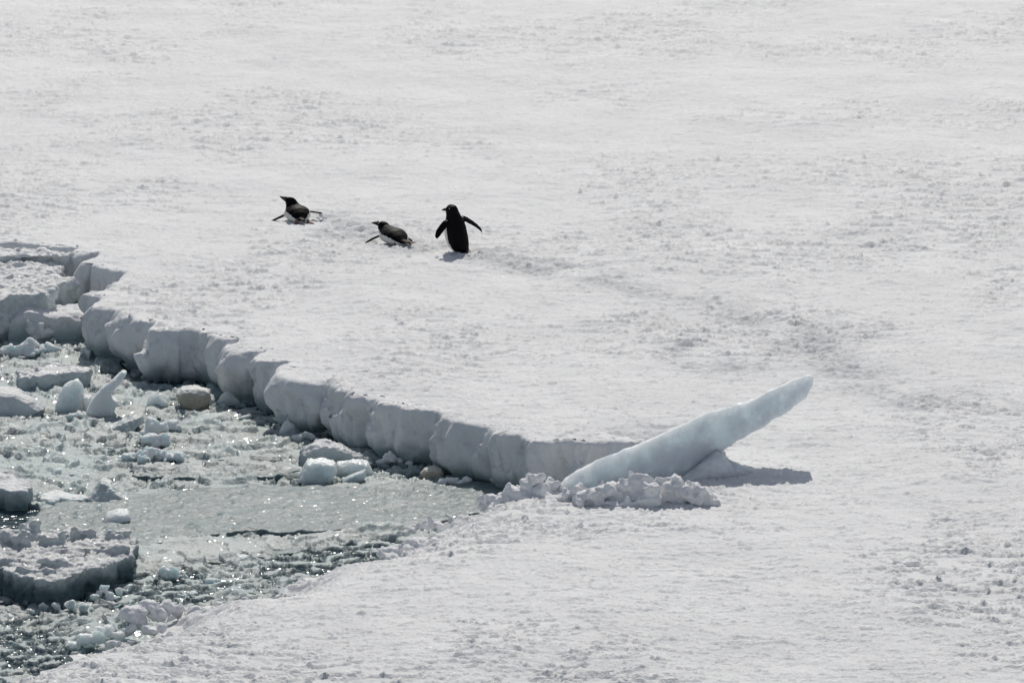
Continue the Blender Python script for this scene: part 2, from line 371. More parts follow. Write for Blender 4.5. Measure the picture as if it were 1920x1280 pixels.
def build_snow_field():
    NX, NY = 900, 1500
    u = np.linspace(-1, 1, NX); Y0, Y1 = 51.0, 118.0
    yv = 1.0/np.linspace(1/Y0, 1/Y1, NY)
    X = u[None, :]*yv[:, None]*0.098; Y = np.repeat(yv[:, None], NX, 1)
    x = X.ravel(); y = Y.ravel(); P = np.stack([x, y], 1)
    poly = np.vstack([LINE[:, :2]])                       # the bay: closed through the far left
    bay = inside_poly(P, poly)
    D = np.full(len(P), 9.0); Z = np.full(len(P), H0)
    near = (x < LINE[:, 0].max()+2.5) & (y > 54) & (y < 92)
    LS = LINE[(LINE[:, 0] > -14)]
    D[near], Z[near] = seg_dist(P[near], LS[::2])
    # coarse distance is enough far from the outline
    lowering = np.where(Z < 0.45, (H0-Z)*np.exp(-(D/0.62)**2), 0.0)
    fx = sst(1.0, 0.94, np.abs(u))[None, :]*sst(Y0, Y0+1.5, yv)[:, None]*sst(Y1, Y1-3, yv)[:, None]
    R = relief(x, y)
    # little clods lying on the snow
    rs = np.random.RandomState(5)
    Rg = R.reshape(NY, NX)
    for i in range(1100):
        cy = 1/rs.uniform(1/Y0, 1/Y1); cx = rs.uniform(-1, 1)*cy*0.095
        if i < 300:                                        # more of them along the trodden trail and near the lip
            k = rs.randint(len(TRAIL)-1); t = rs.rand(); c = TRAIL[k]*(1-t)+TRAIL[k+1]*t
            cx, cy = c[0]+rs.normal()*.35, c[1]+rs.normal()*.6
            if cy < Y0+1 or cy > Y1-1: continue
        r = 0.012+0.026*rs.rand()**5; hh = r*(0.45+0.7*rs.rand()); asp = 1+1.3*rs.rand(); ph = rs.rand()*50
        j = int((1/Y0-1/cy)/(1/Y0-1/Y1)*(NY-1)); ii = int((cx/(cy*0.098)+1)/2*(NX-1))
        dyr = yv[min(j+1, NY-1)]-yv[min(j, NY-2)]; dj = int(r*1.6/dyr)+1; di = int(r*3.4/(cy*0.098*2/NX))+1
        a, b, c_, d_ = max(0, j-dj), min(NY, j+dj+1), max(0, ii-di), min(NX, ii+di+1)
        if a >= b or c_ >= d_: continue
        xx, yy = X[a:b, c_:d_], Y[a:b, c_:d_]
        q = ((xx-cx)/(r*asp))**2 + ((yy-cy)/r)**2 + 0.9*pn2(xx*.9/r+ph, yy*.9/r)
        Rg[a:b, c_:d_] += hh*np.clip(1-q, 0, 1.3)**0.6*sst(1.5, 1.0, np.maximum(abs(xx-cx)/(r*asp), abs(yy-cy)/r))
    z = H0 - lowering + Rg.ravel()*fx.ravel()
    # rough the last strip of the sloping near shore
    shore = np.where(Z < 0.45, np.exp(-(D/0.5)**2), 0)
    z += shore*(0.20*np.maximum(fbm2(x*1.6, y*1.3, 4, 81), -.1) + 0.05*np.abs(fbm2(x*6, y*6, 3, 82)))
    keep = ~bay & (D > 0.075)
    idx = np.arange(NX*NY).reshape(NY, NX)
    q = np.stack([idx[:-1, :-1], idx[:-1, 1:], idx[1:, 1:], idx[1:, :-1]], -1).reshape(-1, 4)
    q = q[keep[q].all(1)]
    V = np.stack([x, y, z], 1)
    used = np.unique(q); mp = np.full(len(V), -1); mp[used] = np.arange(len(used))
    verts = [V[used]]; faces = [mp[q]]; base = len(used); midx = [np.zeros(len(q), np.int32)]
    # ---- broken face of the floe along the lip
    sel = np.where(LINE[:, 0] > -13)[0]; Lp = LINE[sel]; ar = ARC[sel]; n = len(Lp)
    T = np.gradient(Lp[:, :2], axis=0)
    k = np.ones(13)/13
    T = np.stack([np.convolve(np.pad(T[:, i], 6, 'edge'), k, 'valid') for i in (0, 1)], 1)
    T /= np.linalg.norm(T, axis=1)[:, None]+1e-9
    Nn = np.stack([T[:, 1], -T[:, 0]], 1)                 # to the right of travel = towards the bay
    zl = Lp[:, 2]
    rx = relief(Lp[:, 0], Lp[:, 1])
    prof = [(-.30, None), (-.21, None), (-.13, None), (-.04, None), (0.0, .985), (.012, .955), (.024, .90), (.034, .84), (.042, .77), (.048, .70), (.053, .63), (.056, .56), (.056, .49), (.055, .42), (.050, .35), (.042, .28), (.026, .20), (-.005, .12), (-.05, .04), (-.10, -.06), (-.14, -.4)]
    bulge = 0.7 + 0.9*(pn2(ar*1.3, ar*0, 91)+0.4)
    rows = []
    for kk, (o, fz) in enumerate(prof):
        off = o*np.where(o > 0, bulge, 1.0)
        px = Lp[:, 0]+Nn[:, 0]*off; py = Lp[:, 1]+Nn[:, 1]*off
        if fz is None:
            low = np.where(zl < 0.45, (H0-zl)*np.exp(-(abs(o)/0.62)**2), 0)
            pz = H0-low + relief(px, py) + (0.004 if o > -.15 else (-.004 if o > -.25 else -.05))
        else:
            pz = zl*fz + rx*max(fz, 0)
        p3 = np.stack([px, py, pz], 1)
        if fz is not None or o > -.05:
            w = 1.0 if fz is not None and fz < .96 else 0.45
            w = float(np.interp(fz if fz is not None else 1.0, [.55, .72, .86, .95, 1.0], [1, .85, .5, .3, .2]))
            am = w*(0.050*pn3(p3*np.array([1.7, 1.7, .9]), 3) + 0.048*pn3(p3*np.array([4.5, 4.5, 3.2]), 5) + 0.024*pn3(p3*10, 7) + 0.012*pn3(p3*22, 8) + 0.006*pn3(p3*42, 9))
            st = pn3(p3*np.array([2.6, 2.6, 2.0]), 21)+.4*pn3(p3*6, 22)                 # broken ledges and fallen-away pockets
            am += w*(0.065*sst(.10, .17, st) - 0.07*sst(-.18, -.25, st))
            vy = pn3(p3*np.array([3.4, 3.4, .8]), 12); am -= w*0.05*np.exp(-(vy/.10)**2)*(fz is not None)   # cracks
            p3[:, :2] += Nn*am[:, None]; p3[:, 2] += 0.5*am*(0.3 if fz is None else 1)
        rows.append(p3)
    W = np.concatenate(rows); wi = np.arange(len(prof)*n).reshape(len(prof), n)+base
    wq = np.stack([wi[:-1, :-1], wi[1:, :-1], wi[1:, 1:], wi[:-1, 1:]], -1).reshape(-1, 4)
    verts.append(W); faces.append(wq); base += len(W)
    midx.append(np.repeat(np.where(np.arange(len(prof)-1) < 3, 0, 1), n-1).astype(np.int32))
    # ---- the field beyond the worked area, out to the horizon
    ring = np.concatenate([idx[0, :], idx[1:, -1], idx[-1, -2::-1], idx[-2:0:-1, 0]])
    rp = V[ring]; far = rp.copy(); c = np.array([0, 82.0])
    dirs = rp[:, :2]-c; dirs /= np.linalg.norm(dirs, axis=1)[:, None]
    far[:, :2] = c+dirs*6000.0; far[:, 2] = H0
    rp = rp.copy(); rp[:, 2] = H0
    ok = ~bay[ring] & (D[ring] > .075)
    FV = np.concatenate([rp, far]); m = len(ring); a = np.arange(m); b = np.roll(a, -1)
    fq = np.stack([a, b, b+m, a+m], 1)[ok & np.roll(ok, -1)]+base
    verts.append(FV); faces.append(fq[:, ::-1]); midx.append(np.zeros(len(fq), np.int32))
    me = mesh_np('snow_field', np.concatenate(verts), np.concatenate(faces), [M['snow'], M['cliff']], True, np.concatenate(midx))
    at_ = me.attributes.new('trodden', 'FLOAT', 'POINT'); allv = np.concatenate(verts)
    tv = np.zeros(len(allv)); nearv = (np.abs(allv[:, 0]) < 14) & (allv[:, 1] < 120)
    tv[nearv] = trodden(allv[nearv, 0], allv[nearv, 1]); at_.data.foreach_set('value', tv.astype(np.float32))
    return tag(obj('snow_field', me), 'flat white wind-crusted snow on the sea ice floe with a broken edge', None, None, 'structure')
build_snow_field()
def snow_z(x, y): return H0 + float(relief(np.array([x]), np.array([y]))[0])

# ================================================================== WATER AND SLUSH
wm = mesh_np('water', [(-3000, 40, 0), (8, 40, 0), (8, 95, 0), (-3000, 95, 0)], [(0, 1, 2, 3)], [M['water']], False)
tag(obj('water', wm), 'dark blue sea water showing between the ice', None, None, 'structure')

# open leads seen as dark glitter, (photo x, y, half width px, half height px, depth)
LEADS = [(20,975,70,22,.22),(620,1030,150,26,.10),(480,1078,180,22,.07),(260,1115,230,26,.07),(60,1190,140,40,.09),(30,1245,120,25,.12),(640,1062,110,22,.08),
         (250,700,60,14,.11),(340,712,90,12,.14),(480,760,70,16,.12),(560,790,80,14,.12),(680,826,90,14,.12),(800,862,70,12,.12),(880,890,50,10,.12),
         (130,655,60,14,.07),(220,850,60,12,.06),(100,940,120,18,.07),(330,760,80,14,.05),(440,870,80,10,.04),(60,1110,120,22,.14),(300,1085,90,18,.07),(560,905,90,9,.07)]
SHELF = [(40,985),(60,960),(110,940),(200,928),(320,916),(470,910),(620,908),(760,904),(900,905),(1010,908),(1030,925),(960,955),(900,965),(830,975),(765,985),(700,991),(600,994),(480,996),(400,1000),(385,1004),(300,1018),(262,1030),(200,1035),(80,1015)]
def build_slush():
    NX, NY = 620, 1150; Y0, Y1 = 52.0, 96.0
    yv = 1.0/np.linspace(1/Y0, 1/Y1, NY); u = np.linspace(-1.0, 0.28, NX)
    X = u[None, :]*yv[:, None]*0.1; Y = np.repeat(yv[:, None], NX, 1); x = X.ravel(); y = Y.ravel()
    bil = lambda f, s: np.abs(pn2(x*f, y*f, s))
    h = 0.012 + 0.05*pn2(x*.9, y*.6, 101) + 0.035*pn2(x*2.2, y*1.6, 102)
    rid = 0.5 + 0.5*sst(-.2, .4, pn2(x*.7, y*.5, 103))
    h += rid*(0.060*(0.42-bil(2.6, 104)) + 0.028*(0.38-bil(6.5, 105))) + 0.014*fbm2(x*11, y*9, 4, 106, .65) + 0.022*np.maximum(fbm2(x*5.5, y*4.5, 3, 108), 0)
    pl = pn2(x*2.4+.4*pn2(x*3, y*3, 8), y*1.9, 107); h += 0.05*sst(.12, .17, pl)*sst(.6, .2, pl)
    for px, py, rw, rh, dep in LEADS:
        c = at(px, py, 0); k = scale_at(c); rx_ = rw/k; ry_ = rh/k/math.sin(PITCH+math.atan((py-640)/FPX))
        q = ((x-c.x)/rx_)**2+((y-c.y)/ry_)**2
        h -= dep*np.exp(-q*1.3)
    bits = fbm2(x*6.5, y*5.0, 4, 109, .6)                    # little bits afloat in the open leads
    h = np.maximum(h, -.05 + .085*sst(-.22, .25, bits))
    P = np.stack([x, y], 1)
    idx = np.arange(NX*NY).reshape(NY, NX)
    q = np.stack([idx[:-1, :-1], idx[:-1, 1:], idx[1:, 1:], idx[1:, :-1]], -1).reshape(-1, 4)
    sh = inside_poly(P, [at(a, b, 0) for a, b in SHELF]); h = np.where(sh, np.minimum(h, .03), h)
    mid = inside_poly(P, [at(a, b, 0) for a, b in [(0,1000),(370,1006),(480,1010),(600,1010),(720,1012),(590,1030),(420,1050),(270,1062),(255,1040)]]); h = np.where(mid, h*.5+.035, h)
    bay = inside_poly(P, LINE[:, :2])
    h = np.maximum(h, -0.05)
    c0 = at(15, 972, 0); h = np.where(((x-c0.x)/.42)**2+((y-c0.y)/.62)**2 < 1, -.05, h)
    keep = bay & (h > -0.049); q = q[keep[q].any(1)]
    V = np.stack([x, y, h], 1); used = np.unique(q); mp = np.full(len(V), -1); mp[used] = np.arange(len(used))
    me = mesh_np('brash_slush', V[used], mp[q], [M['slush']])
    return tag(obj('brash_slush', me), 'grey wet brash slush of tiny ice crumbs floating in the bay', 'slush', None, 'stuff')
build_slush()

# ================================================================== ICE CHUNKS
def remeshed(prims, voxel):
    bm = bmesh.new()
    for p in prims:
        k = p[0]
        if k == 'ball':
            _, c, r = p[:3]; rot = Euler(p[3]) if len(p) > 3 else Euler((0, 0, 0))
            mtx = Matrix.Translation(c) @ rot.to_matrix().to_4x4() @ Matrix.Diagonal((*r, 1))
            bmesh.ops.create_icosphere(bm, subdivisions=3, radius=1.0, matrix=mtx)
        elif k == 'hull':
            vs = [bm.verts.new(q) for q in p[1]]
            r = bmesh.ops.convex_hull(bm, input=vs)
            junk = [g for g in r['geom_interior'] if isinstance(g, bmesh.types.BMVert)]
            if junk: bmesh.ops.delete(bm, geom=junk, context='VERTS')
        elif k == 'clod':                      # an irregular broken lump
            _, c, r, sd_ = p; q_ = random.Random(sd_); vs = []
            for _i in range(14):
                v = Vector((q_.gauss(0, 1), q_.gauss(0, 1), q_.gauss(0, 1))).normalized()*q_.uniform(.78, 1.18)
                vs.append(bm.verts.new((c[0]+v.x*r[0], c[1]+v.y*r[1], c[2]+v.z*r[2])))
            rr = bmesh.ops.convex_hull(bm, input=vs)
            junk = [g for g in rr['geom_interior'] if isinstance(g, bmesh.types.BMVert)]
            if junk: bmesh.ops.delete(bm, geom=junk, context='VERTS')
        elif k == 'prism':                     # outline in plan, from z0 to z1, foot drawn in or out by taper
            _, pts, z0, z1, taper = p
            cx = sum(q[0] for q in pts)/len(pts); cy = sum(q[1] for q in pts)/len(pts)
            top = [bm.verts.new((q[0], q[1], z1)) for q in pts]
            bot = [bm.verts.new((cx+(q[0]-cx)*taper, cy+(q[1]-cy)*taper, z0)) for q in pts]
            n = len(pts)
            for i in range(n): bm.faces.new((bot[i], bot[(i+1) % n], top[(i+1) % n], top[i]))
            bm.faces.new(top); bm.faces.new(bot[::-1])
        elif k == 'sil':                       # upright outline (x, z) with a real depth in y, thinner at its rims; lean shears y with x and z
            _, pts, d, inset, lx, lz = p[:6]; dz = p[6] if len(p) > 6 else 0
            cx = sum(q[0] for q in pts)/len(pts); cz = sum(q[1] for q in pts)/len(pts); n = len(pts)
            rings = []
            for yy, s in ((-d/2, 1-inset), (-d*.3, 1.0), (d*.3, 1.0), (d/2, 1-inset)):
                rings.append([bm.verts.new((cx+(q[0]-cx)*s, yy+lx*q[0]+lz*q[1], cz+(q[1]-cz)*s+dz*(yy+d/2))) for q in pts])
            for a, b in zip(rings[:-1], rings[1:]):
                for i in range(n): bm.faces.new((a[i], a[(i+1) % n], b[(i+1) % n], b[i]))
            bm.faces.new(rings[0][::-1]); bm.faces.new(rings[-1])
    bmesh.ops.triangulate(bm, faces=bm.faces[:])
    bmesh.ops.recalc_face_normals(bm, faces=bm.faces[:])
    me = bpy.data.meshes.new('tmp'); bm.to_mesh(me); bm.free()
    o = bpy.data.objects.new('tmp', me); COL.objects.link(o)
    md = o.modifiers.new('r', 'REMESH'); md.mode = 'VOXEL'; md.voxel_size = voxel
    dg = bpy.context.evaluated_depsgraph_get(); ev = o.evaluated_get(dg)
    res = bpy.data.meshes.new_from_object(ev); bpy.data.objects.remove(o); bpy.data.meshes.remove(me)
    return res
def co_of(me):
    a = np.empty(len(me.vertices)*3, np.float32); me.vertices.foreach_get('co', a); return a.reshape(-1, 3).astype(float)
def no_of(me):
    a = np.empty(len(me.vertices)*3, np.float32); me.vertices.foreach_get('normal', a); return a.reshape(-1, 3).astype(float)
def smooth_mesh(me, it):
    e = np.empty(len(me.edges)*2, np.int32); me.edges.foreach_get('vertices', e); e = e.reshape(-1, 2)
    c = co_of(me); deg = np.bincount(e.ravel(), minlength=len(c)).astype(float)[:, None]+1e-9
    for _ in range(it):
        s = np.zeros_like(c); np.add.at(s, e[:, 0], c[e[:, 1]]); np.add.at(s, e[:, 1], c[e[:, 0]])
        c = 0.5*c+0.5*s/deg
    me.vertices.foreach_set('co', c.astype(np.float32).ravel()); me.update()
def roughen(me, layers, seed):
    for kind, f, a in layers:
        c = co_of(me); n = no_of(me); q = c*(np.array(f) if isinstance(f, tuple) else f)
        if kind == 'fbm': d = pn3(q, seed)+.5*pn3(q*2.1, seed+1)+.25*pn3(q*4.3, seed+2)
        elif kind == 'bil': d = 0.5-np.abs(pn3(q, seed))*1.6 + 0.3*(0.4-np.abs(pn3(q*2.2, seed+4)))
        else: d = pn3(q, seed)
        me.vertices.foreach_set('co', (c+n*(a*d)[:, None]).astype(np.float32).ravel()); me.update()
        seed += 11
LAY = {'snow': [('fbm', 5.0, .026), ('bil', 10.0, .016), ('fbm', 20.0, .006), ('fbm', 45.0, .004)],
       'lump': [('fbm', 5.0, .03), ('fbm', 13.0, .014), ('fbm', 30.0, .006), ('fbm', 55.0, .003)],
       'ice': [('fbm', 4.0, .024), ('fbm', 11.0, .014), ('fbm', 24.0, .006), ('fbm', 48.0, .003)],
       'flat': [('fbm', 3.0, .024), ('fbm', 9.0, .018), ('fbm', 22.0, .009), ('fbm', 45.0, .004)],
       'soft': [('fbm', 4.0, .020), ('fbm', 11.0, .009), ('fbm', 28.0, .005), ('fbm', 50.0, .0025)]}
def make(name, prims, mat, lay='lump', voxel=0.02, seed=0, sm=2, amp=1.0, mats=None):
    me = remeshed(prims, voxel); smooth_mesh(me, sm)
    roughen(me, [(k, f, a*amp) for k, f, a in LAY[lay]], seed)
    me.name = name; me.materials.clear()
    for q in (mats or [M[mat]]): me.materials.append(q)
    me.polygons.foreach_set('use_smooth', np.ones(len(me.polygons), bool)); me.update()
    return me
def plan(pts, z, org):                         # photo outline of a level top -> local plan outline
    return [tuple((at(x, y, z)-org)[:2]) for x, y in pts]
def ray(px, py):
    dx = (px-960.0)/FPX; dy = (640.0-py)/FPX; c, s = math.cos(PITCH), math.sin(PITCH)
    return Vector((dx, c+dy*s, -s+dy*c))
def upright(pts, org, lx=0.0):                 # photo outline of an upright thing -> local (x, z) in a plane that recedes by lx
    out = []
    for x, y in pts:
        d = ray(x, y); t = (org.y-lx*org.x)/(d.y-lx*d.x); out.append((d.x*t-org.x, CAM_H+d.z*t-org.z))
    return out

def floe(name, pts, ztop, zbot, label, cat, mat='icesnow', lumps=(), taper=0.97, voxel=0.022, seed=0, lay='flat', amp=1.0, group=None, jag=.03, crown=0):
    org = at(sum(p[0] for p in pts)/len(pts), sum(p[1] for p in pts)/len(pts), ztop); org.z = 0
    pl = [tuple(q[:2]) for q in resample([Vector((*q, 0)) for q in plan(pts, ztop, org)], .07, jag, seed, True)[0]]
    prims = [('prism', pl, zbot, ztop, taper)]; lrs = random.Random(seed)
    if crown: prims.append(('prism', [(q[0]*.95, q[1]*.86) for q in pl], 0, ztop+crown, 1.05))
    for (lx, ly, rx, ry, rz) in lumps:          # photo place of a lump on the top, radii in px
        p = at(lx, ly, ztop)-org; k = scale_at(org+Vector((0, 0, ztop)))
        for _i in range(7):
                f = .45+.3*lrs.random()
                prims.append(('clod', (p.x+lrs.uniform(-.7, .7)*rx/k, p.y+lrs.uniform(-.9, .9)*ry/k, ztop+lrs.uniform(-.1, .6)*rz/k), (rx/k*f*.8, ry/k*f, rz/k*f), lrs.random()))
    o = obj(name, make(name, prims, mat, lay, voxel, seed, 3, amp), None, org)
    return tag(o, label, cat, group)
def lumpy(name, bx, by, z, balls, label, cat, mat='lump', voxel=0.014, seed=0, lay='snow', amp=1.0, group=None, extra=()):
    """balls: (photo x, photo y of the centre, radius px, [depth offset m])"""
    org = at(bx, by, z); k = scale_at(org); prims = list(extra); rs = random.Random(seed+bx)
    for b in balls:
        r = b[2]/k; dy = b[3] if len(b) > 3 else rs.uniform(-.06, .12)
        c_ = ((b[0]-bx)/k, dy, (by-b[1])/k/math.cos(PITCH)-dy*.17)
        prims.append(('clod', c_, (r*rs.uniform(.95, 1.3), r*rs.uniform(.9, 1.3), r*rs.uniform(.8, 1.05)), rs.random()))
        if lay == 'snow':
            for _i in range(1):
                a = rs.uniform(0, 6.3); q = r*rs.uniform(.3, .55)
                prims.append(('clod', (c_[0]+math.cos(a)*r, c_[1]+rs.uniform(-1, .4)*r, c_[2]+math.sin(a)*r*.9), (q, q, q), rs.random()))
    o = obj(name, make(name, prims, mat, lay, voxel, seed, 2, amp), None, org)
    return tag(o, label, cat, group)
def sil(name, bx, by, z, pts, d, label, cat, mat='ice', voxel=0.014, seed=0, lay='ice', inset=.12, lx=0.0, lz=0.1, amp=1.0, sm=1, group=None, extra=()):
    org = at(bx, by, z)
    o = obj(name, make(name, [('sil', upright(pts, org, lx), d, inset, lx, lz)]+list(extra), mat, lay, voxel, seed, sm, amp), None, org)
    return tag(o, label, cat, group)

# --- the tilted slab and its heap
def build_slab():
    org = at(1180, 905, 0.6)
    pts = [(1062,935),(1046,910),(1060,893),(1090,872),(1120,856),(1150,846),(1180,833),(1215,820),(1250,803),(1290,785),(1330,767),(1370,757),(1410,745),(1440,730),(1470,715),(1500,702),(1514,697),(1523,702),(1523,716),(1509,742),(1488,755),(1474,768),(1450,780),(1426,797),(1402,808),(1376,822),(1352,838),(1332,850),(1312,866),(1290,884),(1266,905),(1245,935),(1180,960)]
    lx = 0.52                                     # runs away from us towards its tip
    jr = random.Random(8); fine = []              # chipped rim
    for a, b in zip(pts, pts[1:]+pts[:1]):
        n = max(1, int(math.hypot(b[0]-a[0], b[1]-a[1])/9))
        for i in range(n): fine.append((a[0]+(b[0]-a[0])*i/n+jr.uniform(-1, 1), a[1]+(b[1]-a[1])*i/n+jr.uniform(-1.1, 1.1)))
    up = upright(fine, org, lx)
    me = make('ice_slab', [('sil', up, 0.34, .0, lx, 0.0, -.20)], 'slab', 'ice', 0.012, 77, 0, 0.5)
    return tag(obj('ice_slab', me, None, org), 'long pale blue ice slab leaning up to the right out of the snow heap', 'ice slab')
build_slab()
HEAPS = 'snow heaps round the foot of the tilted slab'
sil('ice_hump', 1340, 893, .62, [(1240,930),(1262,905),(1282,890),(1302,876),(1322,861),(1345,847),(1357,852),(1366,866),(1388,876),(1412,880),(1432,890),(1420,905),(1390,918),(1340,930)], .5,
    'low pale blue ice hump under the raised end of the tilted slab', 'ice hump', 'slab', .016, 5, 'ice', .2, 0.35, .1)
rs = random.Random(4)
def heap(x0, x1, top, base, n, seed, rmin=8, rmax=19):
    r_ = random.Random(seed); out = []; xx = x0+6
    while xx < x1:
        hh = (base-top(xx))*.44; out.append((xx, base-hh, hh, r_.uniform(.0, .15))); out.append((xx, base+4, hh*.8, r_.uniform(.05, .2))); xx += hh*.8
    for i in range(n):
        x = r_.uniform(x0, x1); t = top(x)
        r = r_.uniform(rmin, rmax)
        y = r_.uniform(t+r*.8, max(t+r*.9, base-r*.5))
        out.append((x, y, r, r_.uniform(-.22, .25)+ (base-y)/165*.35))
    return out
def interp(tab): return lambda x: float(np.interp(x, [q[0] for q in tab], [q[1] for q in tab]))
tl = interp([(905,950),(925,915),(960,908),(1000,888),(1010,885),(1035,893),(1050,905),(1070,930)])
lumpy('snow_heap', 990, 968, .36, heap(906, 1066, tl, 972, 34, 1, 9, 20)+[(955,950,24),(1000,935,26),(1035,945,22),(1008,902,14),(930,950,18)],
      'blocky grey shaded snow heap left of the tilted slab at the bay corner', 'snow heap', 'pile', .013, 31, 'snow', .85, HEAPS)
tr = interp([(1085,920),(1100,908),(1130,905),(1170,895),(1200,882),(1220,888),(1240,893),(1258,880),(1275,893),(1300,892),(1325,915),(1345,935)])
lumpy('snow_heap', 1210, 962, .56, heap(1088, 1338, tr, 966, 50, 2, 9, 21)+[(1200,908,24),(1190,935,28),(1262,905,20),(1110,930,22),(1240,935,26),(1290,925,22),(1150,940,22)],
      'long knobbly snow heap along the front of the tilted slab', 'snow heap', 'pile', .013, 41, 'snow', .85, HEAPS)
lumpy('snow_heap', 1082, 966, .5, [(1062,955,13,-.1),(1080,948,17),(1066,930,15),(1072,962,12,-.1),(1095,955,14,-.1),(1045,958,14),(1050,935,15),(1105,960,10),(1092,935,15),(1080,920,12)],
      'small crumbly snow heap in the gap between the two larger heaps', 'snow heap', 'pile', .011, 43, 'snow', .7, HEAPS)
lumpy('snow_lump', 965, 902, .05, [(965,893,12),(975,896,10),(955,898,8),(985,902,8)], 'round white snow lump floating against the dark foot of the floe beside the left heap', 'snow lump', 'lump', .011, 46, 'soft')

# --- floes and big blocks
EDGE_FLOES = 'small floes afloat in the bay'
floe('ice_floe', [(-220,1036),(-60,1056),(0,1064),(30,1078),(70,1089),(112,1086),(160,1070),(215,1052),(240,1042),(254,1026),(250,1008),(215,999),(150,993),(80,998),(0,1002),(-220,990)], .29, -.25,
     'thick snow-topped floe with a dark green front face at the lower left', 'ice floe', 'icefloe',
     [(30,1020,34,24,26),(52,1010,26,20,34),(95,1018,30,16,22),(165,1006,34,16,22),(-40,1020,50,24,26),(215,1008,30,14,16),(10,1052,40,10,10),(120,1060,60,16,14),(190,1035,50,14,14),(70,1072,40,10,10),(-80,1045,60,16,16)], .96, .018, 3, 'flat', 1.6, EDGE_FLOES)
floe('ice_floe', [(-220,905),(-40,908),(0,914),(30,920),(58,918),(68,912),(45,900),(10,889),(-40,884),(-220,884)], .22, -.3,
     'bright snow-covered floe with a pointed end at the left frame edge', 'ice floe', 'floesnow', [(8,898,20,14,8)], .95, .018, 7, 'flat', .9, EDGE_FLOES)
floe('ice_floe', [(-260,590),(-60,572),(0,562),(14,556),(50,552),(84,549),(102,541),(122,532),(146,522),(122,519),(113,515),(118,500),(100,488),(-60,487),(-260,487)], .58, -.3,
     'big flat-topped snow floe wedged in the crack at the upper left', 'ice floe', 'floesnow', [(60,515,40,14,6)], .97, .022, 11, 'flat', 2.0, EDGE_FLOES)
floe('ice_floe', [(-260,481),(-20,481),(100,479),(118,480),(122,474),(112,470),(50,466),(-260,466)], .66, -.1,
     'narrow snow strip of ice behind the big wedged floe at the upper left', 'ice floe', 'floesnow', (), .97, .022, 13, 'flat', 1.8, EDGE_FLOES)
sil('ice_block', 80, 632, 0, [(5,600),(20,583),(38,572),(55,568),(75,572),(95,580),(118,582),(146,578),(166,590),(176,612),(178,650),(80,655),(0,650)], .9,
    'large smooth rounded grey ice block below the wedged floe', 'ice block', 'cliff', .02, 15, 'soft', .2, .1, .15, 1.2)
floe('ice_floe', [(33,708),(70,704),(110,700),(165,698),(178,690),(150,684),(110,683),(60,688),(38,696)], .2, -.2,
     'flat rectangular snow-topped ice cake with a ragged grey front', 'ice floe', 'icesnow', [(60,696,16,10,8)], .95, .016, 17, 'flat', 1.2, EDGE_FLOES)
floe('ice_shelf', SHELF, .055, -.3,
     'broad pale blue sheet of wet ice lying awash across the bay', 'ice shelf', 'shelf', [], 1.0, .024, 19, 'flat', .75, None, .05)
floe('ice_shelf', [(300,1042),(400,1036),(500,1028),(560,1022),(580,1026),(560,1034),(470,1046),(380,1056),(310,1060)], .03, -.2,
     'narrow pale ice tongue parting the glittering dark water', 'ice shelf', 'shelf', (), 1.0, .02, 23, 'flat', .7)
floe('ice_shelf', [(236,878),(300,872),(400,868),(500,872),(560,880),(520,892),(400,896),(280,893),(240,888)], .06, -.2,
     'flat greenish ice plate in front of the snowy heap in the slush', 'ice shelf', 'shelf', (), 1.0, .018, 29, 'flat', 1.0)

sil('snow_block', 868, 880, 0, [(832,802),(845,806),(860,812),(880,800),(905,794),(925,803),(920,820),(925,850),(915,885),(850,882),(838,850),(846,826)], .5,
    'snow block slumped against the floe face with a sunlit rounded top', 'snow block', 'cliff', .015, 21, 'snow', .2, .3, .35, 1.0)
# --- single pieces in the brash
SH = 'translucent ice shards in the brash'
sil('ice_horn', 195, 784, 0, [(160,783),(163,768),(172,752),(182,738),(192,726),(206,716),(218,706),(228,697),(235,698),(236,704),(226,714),(216,724),(208,734),(209,748),(220,752),(221,758),(214,768),(212,784),(200,795),(165,795)], .26,
    'horn-shaped grey ice piece pointing up to the right in the slush', 'ice piece', 'lump', .011, 51, 'soft', .25, 0, .1, .6)
sil('ice_wedge', 40, 776, 0, [(-80,735),(0,733),(30,738),(58,748),(85,765),(60,780),(20,790),(-80,790)], .5,
    'smooth blue-grey ice wedge sloping down to the right at the left frame edge', 'ice wedge', 'icesnow', .016, 53, 'soft', .15, .1, .5, 1.0)
sil('ice_shard', 130, 772, 0, [(104,772),(106,752),(112,738),(122,724),(130,718),(145,714),(150,720),(158,738),(162,760),(158,785),(110,785)], .24,
    'upright cloudy ice shard standing left of the horn-shaped piece', 'ice shard', 'ice', .011, 55, 'ice', .2, 0, .2, .8, 2, SH)
sil('ice_block', 152, 772, 0, [(138,772),(138,746),(150,741),(172,743),(168,765),(162,784),(140,784)], .22, 'small square greenish ice block against the base of the horn-shaped piece', 'ice block', 'ice', .010, 57, 'ice', .1, 0, .2, .5)
sil('ice_lump', 293, 766, 0, [(274,764),(278,748),(288,738),(297,730),(306,742),(313,756),(308,768),(292,776),(276,774)], .24, 'pale cone-shaped ice lump left of the yellowish-brown boulder', 'ice lump', 'ice', .011, 59, 'lump', .25, 0, .15, .8)
sil('ice_boulder', 360, 768, 0, [(345,764),(334,750),(330,738),(340,728),(356,724),(375,728),(392,734),(394,748),(384,764),(366,772)], .34, 'rounded yellowish-brown ice boulder in the slush below the floe', 'ice boulder', 'beige', .012, 61, 'soft', .3, 0, .12, .9)
lumpy('ice_lump', 390, 764, 0, [(385,735,12),(395,745,12),(370,727,10,.12),(396,758,10)], 'white frosty ice lump clinging to the brown boulder', 'ice lump', 'lump', .011, 62, 'lump')
